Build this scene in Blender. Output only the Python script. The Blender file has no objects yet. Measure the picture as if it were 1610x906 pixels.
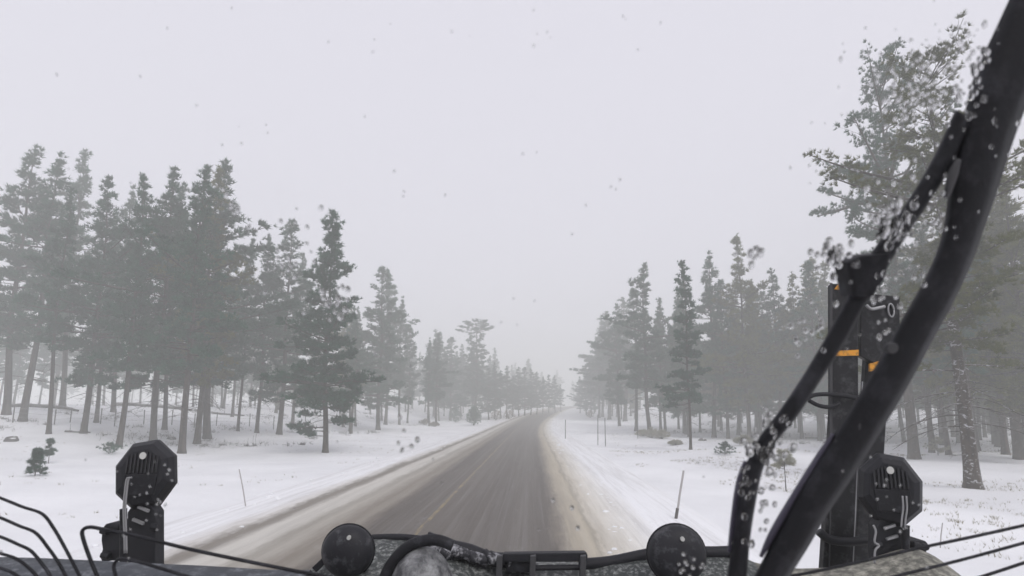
import bpy, bmesh, math, random
import numpy as np
from mathutils import Vector, Matrix, noise

C = bpy.context.scene.collection
S = bpy.context.scene
R = math.radians
# ------------------------------------------------------------------ camera
CAM = Vector((0.0, 0.0, 2.6))
F = 900.0                                   # focal length in photograph pixels (1610 wide)
PITCH, YAW = R(8.0), R(2.04)
PY0 = 453 + 68.5                            # principal row: the lens sits a little high on the sensor
cd = bpy.data.cameras.new('camera'); cam = bpy.data.objects.new('camera', cd); C.objects.link(cam)
cam.location = CAM
cam.rotation_euler = (R(90) + PITCH, 0, YAW)
cd.sensor_width = 36; cd.lens = F / 1610 * 36
cd.shift_y = 68.5 / 1610
cd.clip_start = 0.02; cd.clip_end = 3000
cd.dof.use_dof = True; cd.dof.focus_distance = 12; cd.dof.aperture_fstop = 9
S.camera = cam
# ------------------------------------------------------------------ world
SUN_EL, SUN_ROT = R(48), R(150)
w = bpy.data.worlds.new('World'); S.world = w; w.use_nodes = True
nt = w.node_tree; nt.nodes.clear()
sky = nt.nodes.new('ShaderNodeTexSky'); sky.sky_type = 'NISHITA'; sky.sun_disc = False
sky.sun_elevation = SUN_EL; sky.sun_rotation = SUN_ROT; sky.dust_density = 5; sky.air_density = 1.0
mix = nt.nodes.new('ShaderNodeMix'); mix.data_type = 'RGBA'; mix.inputs[0].default_value = 0.93
SKYV = 8.4
mix.inputs[7].default_value = (0.96 * SKYV, 0.94 * SKYV, 1.045 * SKYV, 1)   # the even cloud layer
bg = nt.nodes.new('ShaderNodeBackground'); bg.inputs[1].default_value = 0.1
wo = nt.nodes.new('ShaderNodeOutputWorld')
nt.links.new(sky.outputs[0], mix.inputs[6]); nt.links.new(mix.outputs[2], bg.inputs[0]); nt.links.new(bg.outputs[0], wo.inputs[0])
sl = bpy.data.lights.new('sun', 'SUN'); sl.energy = 1.45; sl.angle = R(25); sl.color = (1, 0.98, 0.95)
so = bpy.data.objects.new('sun', sl); C.objects.link(so)
so.rotation_euler = (R(90) - SUN_EL, 0, math.pi - SUN_ROT)
S.view_settings.view_transform = 'Standard'; S.view_settings.look = 'None'
S.view_settings.exposure = 0.0; S.view_settings.gamma = 1
cy = S.cycles
cy.use_denoising = True; cy.max_bounces = 10; cy.diffuse_bounces = 3; cy.glossy_bounces = 3
cy.transmission_bounces = 6; cy.transparent_max_bounces = 8; cy.volume_bounces = 3
cy.caustics_reflective = False; cy.caustics_refractive = False
cy.use_adaptive_sampling = True; cy.adaptive_threshold = 0.02

# ------------------------------------------------------------------ helpers
ROT = cam.rotation_euler.to_matrix()
def ray(px, py):
    return (ROT @ Vector(((px - 805) / F, -(py - PY0) / F, -1.0))).normalized()
def project(p):
    q = ROT.transposed() @ (Vector(p) - CAM)
    return 805 + F * q.x / -q.z, PY0 - F * q.y / -q.z
def P(px, py, d):
    v = ray(px, py); return CAM + v * (d / v.y)
def sm(a, b, x):
    t = min(1, max(0, (x - a) / (b - a))); return t * t * (3 - 2 * t)
def road_x(y):
    return 0.0 if y < 65 else 21.0 * ((y - 65) / 185.0) ** 2.0
def height(x, y):
    h = 5.2 * sm(60, 280, y)
    h += 3.2 * sm(15, 60, y) * sm(13, 50, -x) + 1.0 * sm(60, 130, y) * sm(20, 50, x)
    u = x - road_x(y)
    off = sm(8.5, 14, -u) + sm(3.6, 8, u)
    h += off * 0.30 * noise.noise(Vector((x * 0.09, y * 0.07, 3)))
    h += off * 0.15 * noise.noise(Vector((x * 0.35, y * 0.3, 7)))
    if y < 70: h += off * 0.05 * noise.noise(Vector((x * 1.1, y * 0.9, 11))) * (1 - y / 70)
    return h
def ground_at(px, py):
    v = ray(px, py); t = 4.0
    for _ in range(4000):
        p = CAM + v * t
        if p.z <= height(p.x, p.y): break
        t += 0.02 + t * 0.0006
    return Vector((p.x, p.y, height(p.x, p.y)))

def mesh_obj(name, verts, faces, mat, parent=None, smooth=False):
    me = bpy.data.meshes.new(name)
    me.from_pydata([tuple(v) for v in verts], [], faces); me.update()
    if smooth: me.shade_smooth()
    return link(name, me, mat, parent)
def link(name, me, mat, parent=None):
    if mat and not me.materials: me.materials.append(mat)
    o = bpy.data.objects.new(name, me); C.objects.link(o)
    if parent is not None: o.parent = parent
    return o
def np_mesh(name, V, faces_per, mat):
    """V: (n*faces_per,3) vertices, consecutive groups make a face"""
    me = bpy.data.meshes.new(name); n = len(V); nf = n // faces_per
    me.vertices.add(n); me.vertices.foreach_set('co', V.astype(np.float32).ravel())
    me.loops.add(n); me.loops.foreach_set('vertex_index', np.arange(n, dtype=np.int32))
    me.polygons.add(nf); me.polygons.foreach_set('loop_start', np.arange(0, n, faces_per, dtype=np.int32))
    me.update(calc_edges=True)
    me.materials.append(mat)
    return me
def tag(o, label=None, cat=None, group=None, kind=None):
    if label: o['label'] = label
    if cat: o['category'] = cat
    if group: o['group'] = group
    if kind: o['kind'] = kind
    return o
def empty(name, loc, label, cat, group=None):
    o = bpy.data.objects.new(name, None); C.objects.link(o); o.location = loc; o.empty_display_size = 0.2
    return tag(o, label, cat, group)

class MB:
    """collects tubes, boxes and prisms in one bmesh"""
    def __init__(s): s.v = []; s.f = []
    def tube(s, pts, rad, n=8, cap=True):
        pts = [Vector(p) for p in pts]
        if not hasattr(rad, '__len__'): rad = [rad] * len(pts)
        b = len(s.v); up = None
        for i, p in enumerate(pts):
            d = (pts[min(i + 1, len(pts) - 1)] - pts[max(i - 1, 0)])
            d = d.normalized() if d.length > 1e-9 else Vector((0, 0, 1))
            if up is None:
                a = Vector((1, 0, 0)) if abs(d.x) < 0.8 else Vector((0, 1, 0))
                up = (a - d * a.dot(d)).normalized()
            else:
                up = up - d * up.dot(d)
                up = up.normalized() if up.length > 1e-6 else d.orthogonal().normalized()
            sd = d.cross(up)
            for k in range(n):
                a = 2 * math.pi * k / n
                s.v.append(p + (up * math.cos(a) + sd * math.sin(a)) * rad[i])
        for i in range(len(pts) - 1):
            for k in range(n):
                s.f.append((b + i * n + k, b + i * n + (k + 1) % n, b + (i + 1) * n + (k + 1) % n, b + (i + 1) * n + k))
        if cap:
            s.f.append(tuple(b + k for k in reversed(range(n))))
            e = b + (len(pts) - 1) * n
            s.f.append(tuple(e + k for k in range(n)))
        return s
    def prism(s, front, back):
        b = len(s.v); n = len(front)
        s.v += [Vector(p) for p in front] + [Vector(p) for p in back]
        s.f.append(tuple(b + k for k in range(n))); s.f.append(tuple(b + n + k for k in reversed(range(n))))
        for k in range(n):
            k2 = (k + 1) % n; s.f.append((b + k, b + n + k, b + n + k2, b + k2))
        return s
    def rings(s, rings, cap=True):
        b = len(s.v); n = len(rings[0])
        for r in rings: s.v += [Vector(p) for p in r]
        for i in range(len(rings) - 1):
            for k in range(n):
                k2 = (k + 1) % n
                s.f.append((b + i * n + k, b + i * n + k2, b + (i + 1) * n + k2, b + (i + 1) * n + k))
        if cap:
            s.f.append(tuple(b + k for k in reversed(range(n))))
            e = b + (len(rings) - 1) * n; s.f.append(tuple(e + k for k in range(n)))
        return s
    def box(s, c, size, rot=None):
        c = Vector(c); sx, sy, sz = [q / 2 for q in size]; m = rot or Matrix.Identity(3)
        q = [c + m @ Vector((x, -sy, z)) for x, z in ((-sx, -sz), (sx, -sz), (sx, sz), (-sx, sz))]
        r = [c + m @ Vector((x, sy, z)) for x, z in ((-sx, -sz), (sx, -sz), (sx, sz), (-sx, sz))]
        return s.prism(q, r)
    def out(s, name, mat, parent=None, smooth=False, bevel=0.0, seg=2):
        bm = bmesh.new()
        vs = [bm.verts.new(v) for v in s.v]
        for f in s.f:
            try: bm.faces.new([vs[i] for i in f])
            except ValueError: pass
        bmesh.ops.recalc_face_normals(bm, faces=bm.faces)
        if bevel:
            es = [e for e in bm.edges if len(e.link_faces) == 2 and e.calc_face_angle(0) > 0.5]
            bmesh.ops.bevel(bm, geom=es, offset=bevel, segments=seg, profile=0.6, affect='EDGES', clamp_overlap=True)
        me = bpy.data.meshes.new(name); bm.to_mesh(me); bm.free()
        if smooth: me.shade_smooth()
        return link(name, me, mat, parent)

# ------------------------------------------------------------------ materials
def mat(name, color=(0.5, 0.5, 0.5), rough=0.6, metal=0.0, spec=0.5):
    m = bpy.data.materials.new(name); m.use_nodes = True
    p = m.node_tree.nodes['Principled BSDF']
    p.inputs['Base Color'].default_value = (*color, 1); p.inputs['Roughness'].default_value = rough
    p.inputs['Metallic'].default_value = metal; spec = 0.22 if max(color) < 0.08 and spec == 0.5 else spec; p.inputs['Specular IOR Level'].default_value = spec
    return m
def N(m, t, **kw):
    n = m.node_tree.nodes.new(t)
    for k, v in kw.items(): setattr(n, k, v)
    return n
def L(m, a, b): m.node_tree.links.new(a, b)
def bsdf(m): return m.node_tree.nodes['Principled BSDF']
def tex(m, scale, detail=4, coord='Object', dist=0.0, vec=None, mapscale=None, rough=0.5):
    n = N(m, 'ShaderNodeTexNoise'); n.inputs['Scale'].default_value = scale; n.inputs['Detail'].default_value = detail
    n.inputs['Distortion'].default_value = dist; n.inputs['Roughness'].default_value = rough
    if vec is None:
        tc = N(m, 'ShaderNodeTexCoord'); vec = tc.outputs[coord]
    if mapscale:
        mp = N(m, 'ShaderNodeMapping'); mp.inputs['Scale'].default_value = mapscale; L(m, vec, mp.inputs[0]); vec = mp.outputs[0]
    L(m, vec, n.inputs['Vector']); return n.outputs['Fac']
def ramp(m, fac, stops):
    r = N(m, 'ShaderNodeValToRGB'); cr = r.color_ramp
    while len(cr.elements) > 1: cr.elements.remove(cr.elements[-1])
    for i, (p, c) in enumerate(stops):
        e = cr.elements[0] if i == 0 else cr.elements.new(p)
        e.position = p; e.color = (*c, 1) if len(c) == 3 else c
    L(m, fac, r.inputs[0]); return r.outputs[0]
def mixc(m, fac, a, b):
    n = N(m, 'ShaderNodeMix', data_type='RGBA')
    if isinstance(fac, (int, float)): n.inputs[0].default_value = fac
    else: L(m, fac, n.inputs[0])
    for i, c in ((6, a), (7, b)):
        if isinstance(c, tuple): n.inputs[i].default_value = (*c, 1)
        else: L(m, c, n.inputs[i])
    return n.outputs[2]
def math_(m, op, a, b=None):
    n = N(m, 'ShaderNodeMath', operation=op)
    for i, c in enumerate((a, b)):
        if c is None: continue
        if isinstance(c, (int, float)): n.inputs[i].default_value = c
        else: L(m, c, n.inputs[i])
    return n.outputs[0]
def bump(m, fac, strength, dist):
    b = N(m, 'ShaderNodeBump'); b.inputs['Strength'].default_value = strength; b.inputs['Distance'].default_value = dist
    L(m, fac, b.inputs['Height']); L(m, b.outputs[0], bsdf(m).inputs['Normal'])
G0, G1 = (0, 0, 0), (1, 1, 1)

SNOWC = (0.83, 0.835, 0.86)
def snow_nodes(m):
    """snow colour with scattered straw specks"""
    a = tex(m, 0.25, 5); b = tex(m, 9, 6, rough=0.7); c = tex(m, 0.09, 3)
    base = mixc(m, ramp(m, a, [(0.35, G0), (0.7, G1)]), SNOWC, (0.72, 0.725, 0.75))
    sp = ramp(m, b, [(0.66, G0), (0.72, G1)])
    patch = ramp(m, c, [(0.45, G0), (0.62, G1)])
    f = math_(m, 'MULTIPLY', sp, patch)
    f = math_(m, 'MULTIPLY', f, 0.42)
    return mixc(m, f, base, (0.30, 0.27, 0.19)), b
m_snow = mat('snow', rough=0.75, spec=0.2)
col, nb = snow_nodes(m_snow); L(m_snow, col, bsdf(m_snow).inputs['Base Color']); bump(m_snow, tex(m_snow, 2.2, 8, rough=0.65), 0.5, 0.12)

m_road = mat('slushy_asphalt', rough=0.5)
def build_road_mat(m):
    uv = N(m, 'ShaderNodeUVMap'); sep = N(m, 'ShaderNodeSeparateXYZ'); L(m, uv.outputs[0], sep.inputs[0])
    u = sep.outputs[0]
    wob = tex(m, 1.0, 5, vec=uv.outputs[0], mapscale=(0.9, 0.22, 1), rough=0.6)
    fine = tex(m, 1.0, 4, vec=uv.outputs[0], mapscale=(7, 0.5, 1), rough=0.7)
    u2 = math_(m, 'ADD', u, math_(m, 'MULTIPLY', math_(m, 'SUBTRACT', wob, 0.5), 0.55))
    u2 = math_(m, 'ADD', u2, math_(m, 'MULTIPLY', math_(m, 'SUBTRACT', fine, 0.5), 0.4))
    grit = tex(m, 1.0, 8, vec=uv.outputs[0], mapscale=(6, 2.2, 1), rough=0.8)
    u2 = math_(m, 'ADD', u2, math_(m, 'MULTIPLY', math_(m, 'SUBTRACT', grit, 0.5), 0.35))
    f = math_(m, 'DIVIDE', math_(m, 'ADD', u2, 9.0), 14.0)
    def q(x): return (x + 9.0) / 14.0
    sn = SNOWC; asp = (0.056, 0.042, 0.031); lt = (0.54, 0.52, 0.48)
    cr = ramp(m, f, [(q(-7.1), sn), (q(-6.65), (0.62, 0.60, 0.58)), (q(-6.42), (0.20, 0.18, 0.155)), (q(-6.2), (0.23, 0.21, 0.185)), (q(-5.9), lt),
                     (q(-5.4), (0.54, 0.52, 0.48)), (q(-5.1), (0.30, 0.28, 0.245)), (q(-4.8), (0.38, 0.355, 0.315)), (q(-4.35), (0.20, 0.175, 0.145)), (q(-4.1), (0.25, 0.225, 0.19)),
                     (q(-3.85), (0.14, 0.12, 0.10)), (q(-3.65), asp), (q(-2.2), (0.076, 0.060, 0.047)), (q(-1.2), asp), (q(-0.2), (0.084, 0.070, 0.058)), (q(0.35), asp),
                     (q(0.60), (0.19, 0.165, 0.135)), (q(0.78), (0.36, 0.32, 0.255)), (q(1.15), (0.46, 0.415, 0.335)), (q(1.28), (0.34, 0.31, 0.255)), (q(1.42), (0.54, 0.50, 0.43)),
                     (q(1.95), (0.70, 0.68, 0.64)), (q(2.7), sn)])
    streak = tex(m, 1.0, 6, vec=uv.outputs[0], mapscale=(5.0, 0.045, 1), rough=0.72)
    st = ramp(m, streak, [(0.48, G0), (0.72, G1)])
    c1 = mixc(m, math_(m, 'MULTIPLY', st, 0.20), cr, (0.42, 0.41, 0.41))
    blot = ramp(m, tex(m, 1.0, 7, vec=uv.outputs[0], mapscale=(1.6, 0.6, 1), rough=0.75), [(0.60, G0), (0.8, G1)])
    c1 = mixc(m, math_(m, 'MULTIPLY', blot, 0.28), c1, (0.55, 0.55, 0.55))
    # worn double yellow line
    for c0 in (-2.5,):
        d = math_(m, 'ABSOLUTE', math_(m, 'SUBTRACT', u, c0))
        ln = math_(m, 'LESS_THAN', d, 0.05)
        wr = ramp(m, tex(m, 1.0, 5, vec=uv.outputs[0], mapscale=(6, 1.2, 1)), [(0.40, G0), (0.62, G1)])
        c1 = mixc(m, math_(m, 'MULTIPLY', math_(m, 'MULTIPLY', ln, wr), 0.5), c1, (0.42, 0.31, 0.11))
    dk = ramp(m, tex(m, 1.0, 7, vec=uv.outputs[0], mapscale=(3.2, 0.10, 1), rough=0.8), [(0.35, G1), (0.55, G0)])
    c1 = mixc(m, math_(m, 'MULTIPLY', dk, 0.28), c1, (0.16, 0.14, 0.12))
    L(m, c1, bsdf(m).inputs['Base Color'])
    rr = ramp(m, f, [(q(-4.2), (0.8,) * 3), (q(-3.5), (0.52,) * 3), (q(0.4), (0.52,) * 3), (q(1.0), (0.8,) * 3)])
    L(m, rr, bsdf(m).inputs['Roughness'])
    bump(m, math_(m, 'ADD', fine, tex(m, 14, 6, rough=0.7)), 0.35, 0.03)
build_road_mat(m_road)

def needle_mat(name, a, b, frost=0.06):
    m = mat(name, rough=0.7, spec=0.2)
    n1 = ramp(m, tex(m, 1.6, 5, rough=0.7), [(0.38, G0), (0.62, G1)])
    c = mixc(m, n1, a, b)
    oi = N(m, 'ShaderNodeObjectInfo')
    c = mixc(m, math_(m, 'MULTIPLY', oi.outputs['Random'], 0.45), c, tuple(x * 1.5 for x in (a[0] * 1.2, a[1], a[2])))
    fr = ramp(m, tex(m, 3.1, 5, rough=0.7), [(0.60, G0), (0.68, G1)])
    c = mixc(m, math_(m, 'MULTIPLY', fr, frost * 6), c, (0.55, 0.56, 0.58))
    L(m, c, bsdf(m).inputs['Base Color'])
    return m
m_needle = needle_mat('pine_needles', (0.001, 0.028, 0.012), (0.016, 0.100, 0.050), 0.010)
m_needle_olive = needle_mat('olive_pine_needles', (0.018, 0.027, 0.001), (0.125, 0.135, 0.008), 0.02)
m_dead = needle_mat('dry_needles', (0.10, 0.075, 0.04), (0.13, 0.10, 0.05), 0.08)
def bark_mat(name, snow):
    m = mat(name, rough=0.9, spec=0.1)
    n = tex(m, 1.0, 6, mapscale=(9, 9, 1.8), rough=0.7)
    c = ramp(m, n, [(0.35, (0.014, 0.011, 0.009)), (0.62, (0.060, 0.045, 0.034))])
    s = ramp(m, tex(m, 1.0, 6, mapscale=(4, 4, 7), dist=1.2, rough=0.7), [(0.56, G0), (0.63, G1)])
    g = N(m, 'ShaderNodeNewGeometry'); sep = N(m, 'ShaderNodeSeparateXYZ'); L(m, g.outputs['Normal'], sep.inputs[0])
    up = ramp(m, math_(m, 'ADD', math_(m, 'MULTIPLY', sep.outputs[2], 0.8), math_(m, 'MULTIPLY', sep.outputs[0], 0.5)), [(0.25, G0), (0.6, G1)])
    k = math_(m, 'MULTIPLY', s, snow)
    k = math_(m, 'MAXIMUM', k, math_(m, 'MULTIPLY', up, 0.35 * snow + 0.03))
    L(m, mixc(m, k, c, (0.66, 0.67, 0.70)), bsdf(m).inputs['Base Color'])
    bump(m, n, 0.8, 0.04)
    return m
m_bark = bark_mat('pine_bark', 0.10)
m_bark_snow = bark_mat('snow_plastered_bark', 0.62)
m_grass = mat('dry_grass', (0.20, 0.17, 0.10), 0.9)
m_twig = bark_mat('grey_twig', 0.5)

# ------------------------------------------------------------------ ground and road
def lin(a, b, n): return [a + (b - a) * i / n for i in range(n)]
xs = sorted(set(lin(-30, 30, 100) + [30 * math.exp(i * 0.066) for i in range(40)] + [-30 * math.exp(i * 0.066) for i in range(40)]))
ys = lin(-20, 0, 10) + lin(0, 60, 110) + lin(60, 200, 110) + [200 + 4 * i + 0.16 * i * i for i in range(40)]
xs += [420]; xs = [-420] + xs
gv = [(x, y, height(x, y)) for y in ys for x in xs]
nx = len(xs)
gf = [(j * nx + i, j * nx + i + 1, (j + 1) * nx + i + 1, (j + 1) * nx + i) for j in range(len(ys) - 1) for i in range(nx - 1)]
g = mesh_obj('ground', gv, gf, m_snow, smooth=True); tag(g, kind='structure', label='snow covered ground spreading under the pines')

us = [-9.0, -8.6, -7.6, -6.9, -6.6, -6.4, -6.2, -6.0, -5.5, -5.0, -4.5, -4.0, -3.5, -2.5, -1.5, -0.5, 0.3, 0.7, 1.1, 1.3, 1.5, 2.0, 2.6, 3.3, 4.2, 4.6]
prof = {-9.0: -0.12, -8.6: 0.01, -7.6: 0.04, -6.9: 0.07, -6.6: 0.05, -6.4: -0.0, -6.2: 0.0, -6.0: 0.03, -5.5: 0.04, 1.1: 0.035, 1.3: 0.01, 1.5: 0.03, 2.0: 0.05, 2.6: 0.06, 3.3: 0.05, 4.2: 0.01, 4.6: -0.12}
rv, ruv, rf = [], [], []
yy = lin(-18, 60, 120) + lin(60, 330, 180)
for y in yy:
    dx = (road_x(y + 0.5) - road_x(y - 0.5)); nrm = Vector((1, -dx)).normalized()
    for u in us:
        x = road_x(y) + u * nrm.x; y2 = y + u * nrm.y
        z = height(x, y2) + 0.02 + prof.get(u, 0.02)
        if -7.8 < u < -5.6 or 0.9 < u < 3: z += 0.025 * noise.noise(Vector((x * 1.4, y * 0.9, 1)))
        rv.append((x, y2, z)); ruv.append((u, y))
k = len(us)
rf = [(j * k + i, j * k + i + 1, (j + 1) * k + i + 1, (j + 1) * k + i) for j in range(len(yy) - 1) for i in range(k - 1)]
rd = mesh_obj('road', rv, rf, m_road, smooth=True)
ul = rd.data.uv_layers.new(name='UVMap')
idx = np.empty(len(rd.data.loops), dtype=np.int32); rd.data.loops.foreach_get('vertex_index', idx)
ul.data.foreach_set('uv', np.array(ruv, dtype=np.float32)[idx].ravel())
tag(rd, kind='structure', label='slushy two-lane road with snowy shoulders curving away')

# ------------------------------------------------------------------ pines
def tri_needles(cent, dirs, rng, per, ln, wd, spread=0.9):
    n = len(cent)
    c = np.repeat(cent, per, 0); d = np.repeat(dirs, per, 0)
    r = rng.normal(size=(n * per, 3)); r /= np.linalg.norm(r, axis=1, keepdims=True)
    d = d + r * spread; d /= np.linalg.norm(d, axis=1, keepdims=True)
    s = np.cross(d, rng.normal(size=d.shape)); s /= np.linalg.norm(s, axis=1, keepdims=True)
    l = ln * rng.uniform(0.6, 1.2, (n * per, 1)); w_ = wd * rng.uniform(0.6, 1.3, (n * per, 1))
    a = c + s * w_ * 0.5; b = c - s * w_ * 0.5; t = c + d * l
    return np.stack([a, b, t], 1).reshape(-1, 3)

def make_pine(seed, H=15.0, base=0.42, rad=2.3, rr=0.17, shape='pond', limbs=95, tufts=1.0, per=11, nl=0.26, nw=0.055,
              dead=10, needle=m_needle, bark=m_bark, gaps=0.25, low=None, ln_scale=1.0):
    rnd = random.Random(seed); rng = np.random.default_rng(seed)
    mb = MB()
    bx, by = rnd.uniform(-.25, .25), rnd.uniform(-.25, .25)
    def axis(z):
        t = z / H
        return Vector((bx * math.sin(t * 3.0) + 0.05 * math.sin(t * 11 + seed), by * math.sin(t * 2.4) + 0.05 * math.sin(t * 9 + 2 * seed), z))
    zs = [-0.4, 0.0, 0.25, 0.8] + [H * i / 14 for i in range(1, 15)]
    zs = sorted(z for z in zs if z < H)
    zs.append(H)
    def tr(z):
        t = max(0, z) / H
        return rr * ((1 - t) ** 0.85 * 0.92 + 0.02) + rr * 0.35 * math.exp(-max(0, z) / 0.25)
    mb.tube([axis(z) for z in zs], [tr(z) for z in zs], 10)
    cents, dirs = [], []
    def limb(z, az, ln, rise, foliage=True, thick=None, droop=0.0, nt=None):
        p0 = axis(z); d = Vector((math.cos(az), math.sin(az), 0)); up = Vector((0, 0, 1)); sd = d.cross(up)
        pts = []; kn = rnd.uniform(-.2, .2)
        for i in range(6):
            s = i / 5
            pts.append(p0 + d * ln * s + up * (rise * ln * s - droop * ln * s * s + 0.18 * ln * s * s * (1 if foliage else 0)) + sd * kn * ln * math.sin(s * 2.5) * 0.5)
        th = thick or max(0.012, 0.018 * ln + 0.006)
        mb.tube(pts, [th * (1 - 0.8 * i / 5) for i in range(6)], 5, cap=False)
        def at(s):
            i = min(4, int(s * 5)); return pts[i].lerp(pts[i + 1], s * 5 - i)
        if foliage:
            n = nt or max(1, int((0.8 + ln * 5.2) * tufts)); jit = min(1.0, 0.35 + ln * 0.6)
            for _ in range(n):
                s = rnd.uniform(0.25, 1.0) ** 0.7
                lat = rnd.gauss(0, 0.16 * ln * (1.15 - s) + 0.11 * jit)
                q = at(s); e = q + sd * lat + up * (abs(rnd.gauss(0, 0.10)) + 0.02) + d * rnd.gauss(0, .08)
                if rnd.random() < 0.5: mb.tube([at(max(0, s - 0.15)), e], [0.010, 0.004], 3, cap=False)
                for _k in range(rnd.randint(4, 6)):
                    cents.append(e + Vector((rnd.gauss(0, .11), rnd.gauss(0, .11), rnd.gauss(0, .07))))
                    dirs.append((d * 0.5 + up * 0.45 + sd * (0.3 if lat > 0 else -0.3)).normalized())
        else:
            for _ in range(int(2 + ln * 3)):
                s = rnd.uniform(0.2, 0.95); q = at(s); l2 = rnd.uniform(0.15, 0.5) * ln * 0.6
                a = rnd.choice((-1, 1)); e = q + (d * 0.7 + sd * a * 0.7 + up * rnd.uniform(-.7, .25)).normalized() * l2
                m_ = q.lerp(e, 0.5) + Vector((0, 0, rnd.uniform(-.05, .08)))
                mb.tube([q, m_, e], [th * 0.4, th * 0.28, 0.003], 3, cap=False)
    z0 = H * base
    # clumpy gaps: sectors of the crown that grow little
    gap = [(rnd.uniform(z0, H * 0.92), rnd.uniform(0, 6.28), rnd.uniform(0.5, 1.1)) for _ in range(int(gaps * 30))]
    nwh = int((H - z0) / 0.68); wamp = [rnd.uniform(0.55, 1.22) for _ in range(nwh)]
    for i in range(limbs):
        t = (i + rnd.random()) / limbs; t = t ** 1.12
        if shape != 'flat':
            k_ = int(t * nwh); t = min(0.995, (k_ + 0.5 + rnd.gauss(0, 0.34)) / nwh)
            whf = wamp[min(k_, nwh - 1)]
        else: whf = 1.0
        t = max(0.0, t)
        z = z0 + (H - z0) * t * 0.985; az = i * 2.399 + rnd.uniform(-.5, .5)
        if shape == 'cone': pr = (1 - t) ** 0.95 * (0.93 + 0.12 * math.sin(t * 23))
        elif shape == 'round': pr = (0.55 + 0.45 * math.sin(math.pi * min(1, t * 0.9 + 0.1))) * min(1, (1 - t) * 4) ** 0.6 * (0.8 + 0.35 * math.sin(t * 15 + seed))
        elif shape == 'flat': pr = 0.62 * (1 - t * .5) + 0.5 * (t > 0.86) if t < 0.96 else 0.6
        else: pr = (0.45 + 0.55 * math.sin(math.pi * min(1, t * 0.95 + 0.12))) * min(1, (1 - t) * 1.75) ** 1.05 * (1 - t) ** 0.15 * (0.85 + 0.3 * math.sin(t * 19 + seed))
        ln = rad * pr * whf * rnd.uniform(0.55, 1.25) * ln_scale * 1.12 + 0.08
        skip = False
        for gz, ga, gr in gap:
            if abs(z - gz) < gr and math.cos(az - ga) > 0.45: skip = True
        if skip: ln *= 0.35
        if shape == 'flat' and 0.70 < t < 0.84 and rnd.random() < 0.45: continue
        rise = -0.16 + 0.85 * t + rnd.uniform(-.22, .22)
        if shape == 'flat': rise = rnd.uniform(-.05, .22)
        limb(z, az, ln, rise, droop=rnd.uniform(-0.05, 0.14) + 0.12 * (1 - t))
    # tip
    for _ in range(9):
        cents.append(axis(H - rnd.uniform(-0.1, 0.9)) + Vector((rnd.gauss(0, .04), rnd.gauss(0, .04), 0))); dirs.append(Vector((0, 0, 1)))
    for _ in range(dead):
        z = rnd.uniform(H * 0.12, z0 * 1.05); limb(z, rnd.uniform(0, 6.28), rad * rnd.uniform(0.25, 0.6), rnd.uniform(-.25, .1), False, 0.018, 0.25)
    if low:
        for (z, az, ln, fol, th, dr) in low: limb(z, az, ln, 0.05, fol, th, dr)
    nm = 'pine_%d' % seed
    bm = bmesh.new(); vs = [bm.verts.new(v) for v in mb.v]
    for f in mb.f: bm.faces.new([vs[i] for i in f])
    tm = bpy.data.meshes.new('trunk'); bm.to_mesh(tm); bm.free(); tm.shade_smooth(); tm.materials.append(bark)
    V = tri_needles(np.array([tuple(c) for c in cents]), np.array([tuple(c) for c in dirs]), rng, per, nl, nw)
    cm = np_mesh('crown', V, 3, needle)
    return tm, cm, H
VAR = {
    'a': make_pine(1, base=0.25, rad=2.6, limbs=125),
    'b': make_pine(2, base=0.34, rad=2.2, gaps=0.4, limbs=105),
    'c': make_pine(3, base=0.19, rad=2.8, limbs=145, gaps=0.25),
    'd': make_pine(4, base=0.29, rad=2.0, gaps=0.3, limbs=110),
    'e': make_pine(5, base=0.15, rad=2.8, shape='cone', limbs=140),
    'f': make_pine(6, base=0.27, rad=2.9, gaps=0.5, limbs=125),
    'cone': make_pine(7, base=0.17, rad=2.7, shape='cone', limbs=180, gaps=0.12, dead=4,
                      low=[(1.5, 3.3, 2.1, True, 0.04, 0.25), (1.3, 2.7, 2.0, True, 0.04, 0.3), (1.8, 0.1, 1.7, True, 0.035, 0.3), (1.9, 5.9, 1.6, True, 0.035, 0.25), (1.0, 3.0, 1.7, True, 0.03, 0.2), (2.2, 4.2, 1.6, True, .03, .2)]),
    'flat': make_pine(8, base=0.25, rad=2.6, shape='flat', limbs=130, gaps=0.0, tufts=0.8, rr=0.24),
    'slim': make_pine(9, base=0.24, rad=1.9, shape='cone', limbs=120, gaps=0.2, rr=0.12, dead=8),
    'olive': make_pine(10, base=0.16, rad=2.7, limbs=135, gaps=0.2, needle=m_needle_olive, dead=16),
    'olive2': make_pine(11, base=0.20, rad=2.3, limbs=110, gaps=0.3, needle=m_needle_olive, dead=14),
    'near': make_pine(12, H=16.5, base=0.30, rad=3.4, shape='round', limbs=150, gaps=0.35, needle=m_needle_olive, bark=m_bark_snow, dead=16, tufts=0.9, per=20, nl=0.19, nw=0.026, rr=0.26,
                      low=[(2.6, 3.0, 2.7, False, 0.035, 0.42), (3.0, 3.5, 2.9, False, 0.035, 0.35), (2.2, 2.6, 2.3, False, 0.03, 0.45), (3.4, 3.2, 3.0, False, 0.035, .28), (2.9, 0.2, 2.8, False, 0.035, 0.35), (2.3, 5.9, 2.4, False, 0.03, 0.4),
                           (3.6, 0.5, 2.9, False, 0.035, 0.25), (3.8, 3.8, 2.7, False, 0.03, 0.2), (1.2, 3.3, 0.9, False, .025, .1), (4.2, 2.9, 3.2, True, .04, .25), (4.4, 0.2, 3.2, True, .04, .25), (3.2, 4.6, 2.4, False, .03, .3)]),
    'big': make_pine(13, H=20, base=0.30, rad=4.4, shape='round', limbs=150, gaps=0.55, needle=m_needle, dead=12, tufts=0.95, per=20, nl=0.20, nw=0.036, rr=0.30),
}
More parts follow.
